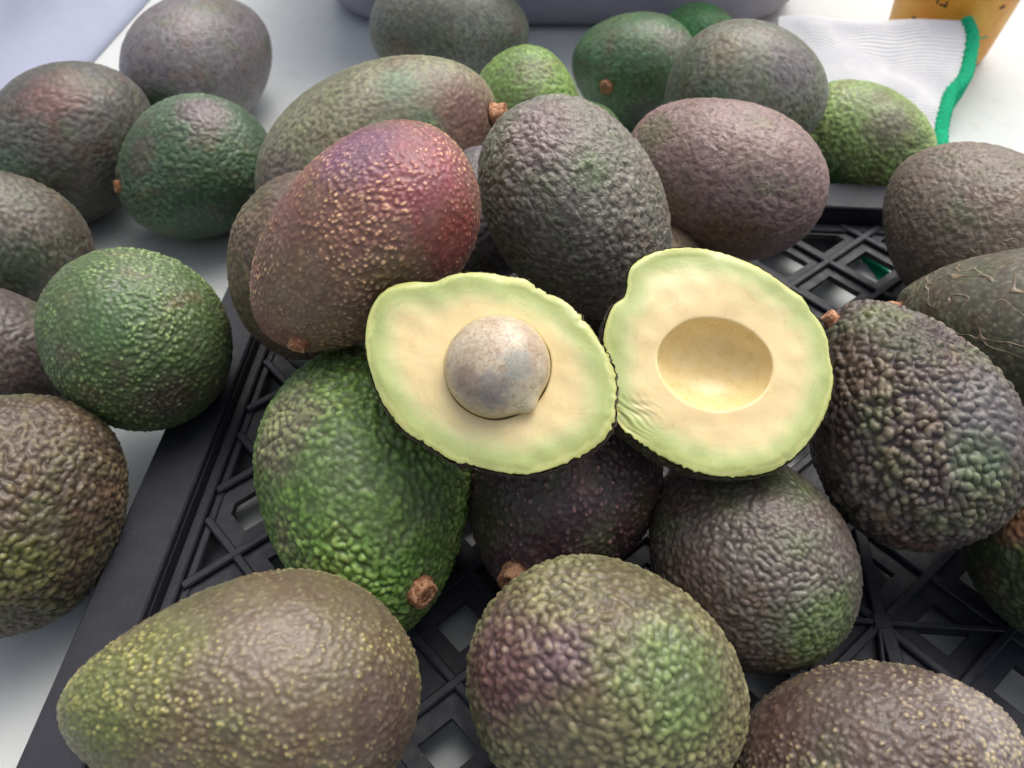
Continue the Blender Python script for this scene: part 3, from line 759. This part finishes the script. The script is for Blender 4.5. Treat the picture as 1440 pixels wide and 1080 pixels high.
# skirt outside, inner wall, stepped ledge
for (a, b, c, d) in ((U0 + .12, U0 + .40, V0 + .12, V1 - .12), (U1 - .40, U1 - .12, V0 + .12, V1 - .12)):
    part('side_wall', *box_vf(a, b, c, d, -1.79, .615, 0))
for (c, d) in ((V0 + .12, V0 + .40), (V1 - .40, V1 - .12)):
    part('side_wall', *box_vf(U0 + .41, U1 - .41, c, d, -1.785, .605, 0))
for s in (0, 1):
    a = U0 + RW - .22 if s == 0 else U1 - RW - .03
    part('inner_wall', *box_vf(a, a + .25, V0 + RW, V1 - RW, -.75, .615, 0))
    a = U0 + RW + .03 if s == 0 else U1 - RW - .73
    part('ledge', *box_vf(a, a + .42, V0 + RW + .3, V1 - RW - .3, -.7, .12, .06))
    a = a + .421 if s == 0 else a
    part('ledge', *box_vf(a, a + .3, V0 + RW + .3, V1 - RW - .3, -.7, -.16, .05))
for c in (V0 + RW - .22, V1 - RW - .03):
    part('inner_wall', *box_vf(U0 + RW + .03, U1 - RW - .03, c, c + .25, -.755, .605, 0))
part('ledge', *box_vf(U0 + RW + .75, U1 - RW - .75, V1 - RW - .6, V1 - RW - .03, -.7, -.12, .06))


def bar(p, q, w, z0, z1, bev=.05):
    p = np.array(p, float); q = np.array(q, float)
    d = q - p; L = np.linalg.norm(d); d /= L; n_ = np.array([-d[1], d[0]])
    v, f = box_vf(0, L, -w / 2, w / 2, z0, z1, bev)
    v = np.array(v)
    xy = p + v[:, :1] * d + v[:, 1:2] * n_
    return np.c_[xy, v[:, 2]], f


FU0, FU1, FV0, FV1 = U0 + RW + .45, U1 - RW - .6, V0 + RW, V1 - RW - .1


def clip_line(c, sgn, x0, x1, y0, y1):
    # v = sgn*slope*u + c
    k = sgn * HV / HU
    pts = []
    for u in (x0, x1):
        y = k * u + c
        if y0 - 1e-6 <= y <= y1 + 1e-6: pts.append((u, y))
    for y in (y0, y1):
        u = (y - c) / k
        if x0 < u < x1: pts.append((u, y))
    return (pts[0], pts[1]) if len(pts) >= 2 and np.hypot(pts[0][0] - pts[1][0], pts[0][1] - pts[1][1]) > .8 else None


HU, HV = 2.2, 2.02
# three fields of lattice, divided by straight bars
panels = [(FU0, 5.0, -2.0, FV1, (-11.33, 12.36), .80), (5.0, FU1, -2.0, 20.0, (12.17, 11.47), .78), (5.0, FU1, 20.0, FV1, (13.77, 30.5), .62)]
part('rib', *bar((5.0, -2), (5.0, FV1), .5, -.66, .03))
part('rib', *bar((5.26, 20.0), (FU1, 20.0), .5, -.66, .045))
part('rib', *bar((FU0, -2.0), (FU1, -2.0), .5, -.66, .06))
cell_meshes = {}
HUB = (12.17, 11.47)
for (x0, x1, y0, y1, (au, av), ins) in panels:
    k = HV / HU
    for sgn, dz in ((1, 0), (-1, -.022)):
        c0 = av - sgn * k * au
        for j in range(-30, 31):
            seg = clip_line(c0 + j * 2 * HV, sgn, x0, x1, y0, y1)
            if seg:
                part('rib', *bar(seg[0], seg[1], .34, -.62 + dz, 0 + dz, .06))
    for i in range(-30, 31):
        for j in range(-30, 31):
            if (i + j) % 2 == 0: continue
            cu, cvv = au + i * HU, av + j * HV
            if not (x0 - 1.4 < cu < x1 + 1.4 and y0 - 1.2 < cvv < y1 + 1.2): continue
            # diamond ring: a flange that is cut off where it meets the border of its field
            def ring(inset, z):
                poly = [(cu - HU + inset * 1.48, cvv), (cu, cvv - HV + inset * 1.36), (cu + HU - inset * 1.48, cvv), (cu, cvv + HV - inset * 1.36)]
                m = .25 + (inset - .2) * .9
                bx = (x0 + m, x1 - m, y0 + m, y1 - m)
                for ax_, lim, sg in ((0, bx[0], 1), (0, bx[1], -1), (1, bx[2], 1), (1, bx[3], -1)):
                    newp = []
                    for a_, b_ in zip(poly, poly[1:] + poly[:1]):
                        ia = (a_[ax_] - lim) * sg >= 0; ib = (b_[ax_] - lim) * sg >= 0
                        if ia: newp.append(a_)
                        if ia != ib:
                            w = (lim - a_[ax_]) / (b_[ax_] - a_[ax_])
                            newp.append((a_[0] + (b_[0] - a_[0]) * w, a_[1] + (b_[1] - a_[1]) * w))
                    poly = newp
                    if len(poly) < 3: return None
                return [(p_[0], p_[1], z) for p_ in poly]
            o1 = ring(.17, -.26); i1 = ring(ins, -.30)
            if not o1 or not i1 or len(o1) != len(i1) or len(o1) < 3: continue
            # keep the rings in step: start each at the point nearest to the other's first
            q = len(o1)
            def rot_to(a_, b_):
                best = min(range(q), key=lambda s_: sum((a_[m_][0] - b_[(m_ + s_) % q][0]) ** 2 + (a_[m_][1] - b_[(m_ + s_) % q][1]) ** 2 for m_ in range(q)))
                return [b_[(m_ + best) % q] for m_ in range(q)]
            i1 = rot_to(o1, i1); i2 = [(a_[0], a_[1], -.62) for a_ in i1]
            o2 = [(a_[0], a_[1], -.62) for a_ in o1]
            vs_ = o1 + i1 + i2 + o2
            fs_ = []
            for m_ in range(q):
                n_ = (m_ + 1) % q
                fs_ += [(m_, n_, q + n_, q + m_), (q + m_, q + n_, 2 * q + n_, 2 * q + m_), (2 * q + m_, 2 * q + n_, 3 * q + n_, 3 * q + m_)]
            part('cell_frame', vs_, fs_)
# star hub with extra spokes
hu, hv = HUB
part('hub', *box_vf(hu - .34, hu + .34, hv - .3, hv + .3, -.66, .10, .08))
for (du, dv, w) in ((0, 4.0, .42), (.35, -4.0, .5), (-4.2, .12, .2), (4.2, .05, .2), (-.55, -4.0, .16)):
    part('spoke', *bar((hu + (.1 if du > 0 else -.1 if du < 0 else 0), hv), (hu + du, hv + dv), w, -.6, .055, .04))

# ------------------------------------------------------------------ tub, bin, tapered pot
def rrect(x0, x1, y0, y1, r, nseg=14):
    pts = []
    for (cx, cy, a0) in ((x1 - r, y0 + r, -90), (x1 - r, y1 - r, 0), (x0 + r, y1 - r, 90), (x0 + r, y0 + r, 180)):
        for k in range(nseg + 1):
            a = math.radians(a0 + 90 * k / nseg)
            pts.append((cx + r * math.cos(a), cy + r * math.sin(a)))
    return np.array(pts)


def vessel(name, x0, x1, y0, y1, r, prof, mat, rot=0.0, thick=.25):
    """prof: (offset outwards, z) from bottom to top; closed bottom, open top with wall thickness"""
    base = rrect(x0, x1, y0, y1, r); c = np.array([(x0 + x1) / 2, (y0 + y1) / 2])
    nrm = []
    nx = np.roll(base, -1, 0) - np.roll(base, 1, 0)
    nrm = np.stack([nx[:, 1], -nx[:, 0]], -1); nrm /= np.linalg.norm(nrm, axis=1)[:, None]
    vs = [np.c_[base + (c - base) * .9, np.full(len(base), prof[0][1])]]
    for off, z in prof: vs.append(np.c_[base + nrm * off, np.full(len(base), z)])
    off, z = prof[-1]
    vs.append(np.c_[base + nrm * (off - thick), np.full(len(base), z)])
    for off, z in prof[::-1][1:]: vs.append(np.c_[base + nrm * (off - thick), np.full(len(base), max(z, prof[0][1] + thick))])
    vs.append(np.c_[base + (c - base) * .9, np.full(len(base), prof[0][1] + thick)])
    V = np.concatenate(vs)
    f = grid_faces(len(vs), len(base)).tolist()
    nb = len(base)
    f.append(list(range(nb))[::-1]); f.append([len(V) - nb + k for k in range(nb)])
    if rot:
        q = V[:, :2] - c; cr, sr = math.cos(rot), math.sin(rot)
        V[:, :2] = c + np.stack([q[:, 0] * cr - q[:, 1] * sr, q[:, 0] * sr + q[:, 1] * cr], -1)
    return mesh_np(name, V, f, mat)


tubm = simple('tub_plastic', (156, 152, 166), .5, 1.0, nscale=.5, namt=.06, bump=.02, bscale=3)
tub = empty('tub', (4.0, 66, -1.8)); tag(tub, 'large grey-violet plastic tub standing behind the heap', 'tub')
tm = vessel('tub_body', -14.5, 22.3, 56.0, 80, 6.5, [(-1.6, -1.8), (-1.5, -1.72), (-.9, -1.3), (-.35, -.7), (-.08, 0.1), (.0, 1.0), (.6, 7), (1.2, 13.4), (1.9, 13.6), (2.0, 14.4)], tubm.m)
to = link(bpy.data.objects.new('tub_body', tm), tub); to.location = (-4.0 * S, -66 * S, 1.8 * S)
# rolled lip as its own part
ring_ = rrect(-14.5 - 2.05, 22.3 + 2.05, 56.0 - 2.05, 80 + 2.05, 8.5)
vs = []
for k in range(10):
    a = 2 * math.pi * k / 10
    c = ring_.mean(0); dirn = (ring_ - c) / np.linalg.norm(ring_ - c, axis=1)[:, None]
    vs.append(np.c_[ring_ + dirn * .3 * math.cos(a), np.full(len(ring_), 14.4 + .3 * math.sin(a))])
V = np.concatenate(vs + [vs[0]])
lo = link(bpy.data.objects.new('lip', mesh_np('lip', V, grid_faces(11, len(ring_)), tubm.m)), tub); lo.location = (-4.0 * S, -66 * S, 1.8 * S)

binm = simple('bin_plastic', (176, 182, 206), .45, 1.0, nscale=.3, namt=.04, bump=.02, bscale=2)
bn = link(bpy.data.objects.new('storage_bin', vessel('storage_bin', -64, -28.6, 36, 90, 3.5, [(.1, -1.8), (.12, -1.5), (-.1, -1.2), (-.6, -.6), (-9.5, 9), (-9.9, 9.2), (-10.1, 9.9)], binm.m, rot=-.12)))  # inward slope is shaped so the sides face the sky and look brighter
tag(bn, 'pale lavender plastic bin with sloping sides at the upper left corner', 'bin')

potm = NT('orange_pot')
p = potm.obj(2)
c = potm.mix(potm.rng_(potm.noise(p, .5, 4, .6), .35, .65), rgba((240, 160, 48)), rgba((248, 186, 74)))
c = potm.mix(potm.rng_(potm.noise(p, 1.6, 5, .7), .60, .68, 0, .7), c, rgba((206, 128, 74)))
potm.l(c, potm.b.inputs['Base Color']); potm.b.inputs['Roughness'].default_value = .45
pot = empty('orange_pot', (30.6, 54.2, -1.8)); tag(pot, 'orange-yellow tapered pot with dark print, behind the white cuff', 'pot')
nc = 96; th = np.linspace(0, 2 * math.pi, nc, endpoint=False)
prof = [(0.01, 0), (3.1, 0), (3.35, .1), (3.48, .45), (3.55, 1.0), (4.35, 9), (4.6, 9.1), (4.6, 9.6), (4.3, 9.6), (4.1, 9), (3.2, .6), (.01, .5)]
V = np.concatenate([np.stack([np.cos(th) * r_, np.sin(th) * r_, np.full(nc, z_)], -1) for r_, z_ in prof])
link(bpy.data.objects.new('pot_body', mesh_np('pot_body', V, grid_faces(len(prof), nc), potm.m)), pot)
inkm = simple('dark_ink', (44, 34, 30), .6).m
marks = [(-134, 5.9, .45, .12), (-133, 5.5, .12, .5), (-130, 5.6, .4, .12), (-133.5, 4.5, .12, .4), (-130, 4.45, .35, .12), (-125, 4.4, .12, .4), (-152, 3.0, .5, .12), (-150, 2.7, .12, .55), (-146, 2.8, .45, .14), (-147, 2.5, .12, .5), (-75, 4.6, .5, .1), (-72, 4.5, .12, .3)]
for (ad, z, w, h_) in marks:
    rr_ = 3.55 + (z - 1.0) * .1 + .012
    a0 = math.radians(ad); da = w / rr_
    v = []; 
    for q in (0, .5, 1):
        a = a0 + da * q
        v += [(math.cos(a) * rr_, math.sin(a) * rr_, z), (math.cos(a) * (rr_ + h_ * .1), math.sin(a) * (rr_ + h_ * .1), z + h_)]
    link(bpy.data.objects.new('print_mark', mesh_np('print_mark', v, [(0, 2, 3, 1), (2, 4, 5, 3)], inkm)), pot)

# ------------------------------------------------------------------ knitted glove cuff with green hem
def cr(P, n_):
    P = np.array(P, float); Q = np.r_[[2 * P[0] - P[1]], P, [2 * P[-1] - P[-2]]]
    o = []
    for s_ in np.linspace(0, len(P) - 1 - 1e-6, n_):
        i_ = int(s_); w = s_ - i_
        a, b, c, d = Q[i_:i_ + 4]
        o.append(.5 * (2 * b + (c - a) * w + (2 * a - 5 * b + 4 * c - d) * w * w + (3 * b - a - 3 * c + d) * w ** 3))
    return np.array(o)


hem = cr([(29.35, 49.85), (29.5, 48.6), (28.95, 46.8), (28.35, 45.5), (27.4, 44.5), (26.8, 43.3), (26.4, 42.1), (26.1, 40.4)], 181)
leftc = cr([(17.4, 50.0), (17.1, 48.5), (16.9, 47.0), (16.6, 45.6), (16.3, 44.0), (16.0, 42.6)], 181)
ns = 120; nt = 181
tt = np.linspace(0, 1, nt)
rr = np.random.default_rng(3)


def cuff_h(x, y, t_):        # the cuff lies rumpled, rising towards the pot it leans on
    body = .3 + .4 * np.clip(y - 40, 0, 20) * np.clip(t_ * 60 + .2, 0, 1)
    w = .42 * vnoise(x, y, 21, .75) + .22 * vnoise(x, y, 23, 1.9)
    return body + w * np.clip(np.sin(np.pi * np.clip(t_, 0, 1)) * 2.5, 0, 1) * np.clip((29 - x) / 5, .15, 1)


top, bot = [], []
for i in range(ns):
    w = i / (ns - 1)
    L = hem * (1 - w) + leftc * w
    L = L + np.c_[.25 * np.sin(6 * w + 3 * tt) * w, .3 * np.sin(9 * w) * np.ones(nt) * w]
    z = cuff_h(L[:, 0], L[:, 1], tt) + .055 * np.sin(2 * math.pi * 44 * tt + .8 * math.sin(8 * w)) * np.clip(np.sin(np.pi * tt) * 4, 0, 1)
    top.append(np.c_[L, -1.8 + z]); bot.append(np.c_[L, np.full(nt, -1.79)])
V = np.concatenate(top + bot)
f1 = grid_faces(ns, nt, closed=False, flip=True); f2 = grid_faces(ns, nt, closed=False) + ns * nt
fe = []
for base_ in (0, (ns - 1) * nt):
    for j in range(nt - 1): fe.append((base_ + j, base_ + j + 1, base_ + j + 1 + ns * nt, base_ + j + ns * nt))
for i in range(ns - 1):
    for j in (0, nt - 1): fe.append((i * nt + j, (i + 1) * nt + j, (i + 1) * nt + j + ns * nt, i * nt + j + ns * nt))
km = NT('white_knit')
p = km.obj(5)
c = km.mix(km.rng_(km.noise(p, 1.2, 3), .3, .7), rgba((244, 244, 248)), rgba((251, 250, 251)))
km.l(c, km.b.inputs['Base Color']); km.b.inputs['Roughness'].default_value = .9
km.b.inputs['Sheen Weight'].default_value = .15
km.l(km.bump(km.noise(p, 9, 3, .6), .05, .6), km.b.inputs['Normal'])
glove = empty('work_glove', (24, 46, -1.8)); tag(glove, 'white knitted glove cuff with emerald green hem, lying on the table', 'glove')
go = link(bpy.data.objects.new('cuff', mesh_np('cuff', V, np.concatenate([f1, f2, np.array(fe)]), km.m)), glove)
go.location = (-24 * S, -46 * S, 1.8 * S)
gm = simple('green_yarn', (0, 184, 134), .85, 1.0, nscale=6, namt=.22, bump=.06, bscale=14)


def hem_mesh(curve, tpar, w=.42, hh=.30, lift=True):
    n_ = len(curve); tg = np.gradient(curve, axis=0); tg /= np.linalg.norm(tg, axis=1)[:, None]
    nr = np.stack([-tg[:, 1], tg[:, 0]], -1)
    vs_ = []
    for i_ in range(n_):
        ring = []
        zc = -1.8 + (cuff_h(curve[i_:i_ + 1, 0], curve[i_:i_ + 1, 1], np.array([tpar[i_]]))[0] if lift else .3)
        ww = w * (1 + .10 * math.sin(i_ * .9) + .05 * math.sin(i_ * 2.3))
        for k_ in range(14):
            a = 2 * math.pi * k_ / 14
            xy = curve[i_] + nr[i_] * ww * math.cos(a)
            z = zc + hh * math.sin(a)
            if lift and math.sin(a) < 0: z = zc + (zc + 1.75) * math.sin(a)      # hangs down to the table
            ring.append((xy[0], xy[1], z))
        vs_.append(ring)
    return np.array(vs_).reshape(-1, 3), grid_faces(n_, 14)


v, f = hem_mesh(hem + np.array([.12, 0]), tt)
ho = link(bpy.data.objects.new('hem', mesh_np('hem', v, f, gm.m)), glove); ho.location = (-24 * S, -46 * S, 1.8 * S)
th_ = cr([(29.8, 48.8), (30.3, 48.7), (30.8, 48.9)], 12)
v, f = hem_mesh(th_, np.zeros(12), w=.05, hh=.05, lift=False)
v[:, 2] += 3.2
ho = link(bpy.data.objects.new('loose_thread', mesh_np('loose_thread', v, f, gm.m)), glove); ho.location = (-24 * S, -46 * S, 1.8 * S)

# a bit of the other glove's hem under the crate
g2 = empty('hem_piece', (19.3, 30.8, -1.8)); tag(g2, 'small piece of green hem seen through the crate lattice at right', 'glove hem')
cv_ = cr([(18.9, 31.9), (19.1, 30.9), (19.4, 29.9), (19.5, 28.9)], 30)
v, f = hem_mesh(cv_, np.zeros(30), w=.55, hh=.25, lift=False)
ho = link(bpy.data.objects.new('hem', mesh_np('hem', v, f, gm.m)), g2); ho.location = (-19.3 * S, -30.8 * S, 1.8 * S)
v, f = hem_mesh(cv_ - np.array([.75, 0]), np.zeros(30), w=.45, hh=.2, lift=False)
v[:, 2] -= .03
ho = link(bpy.data.objects.new('white_edge', mesh_np('white_edge', v, f, km.m)), g2); ho.location = (-19.3 * S, -30.8 * S, 1.8 * S)
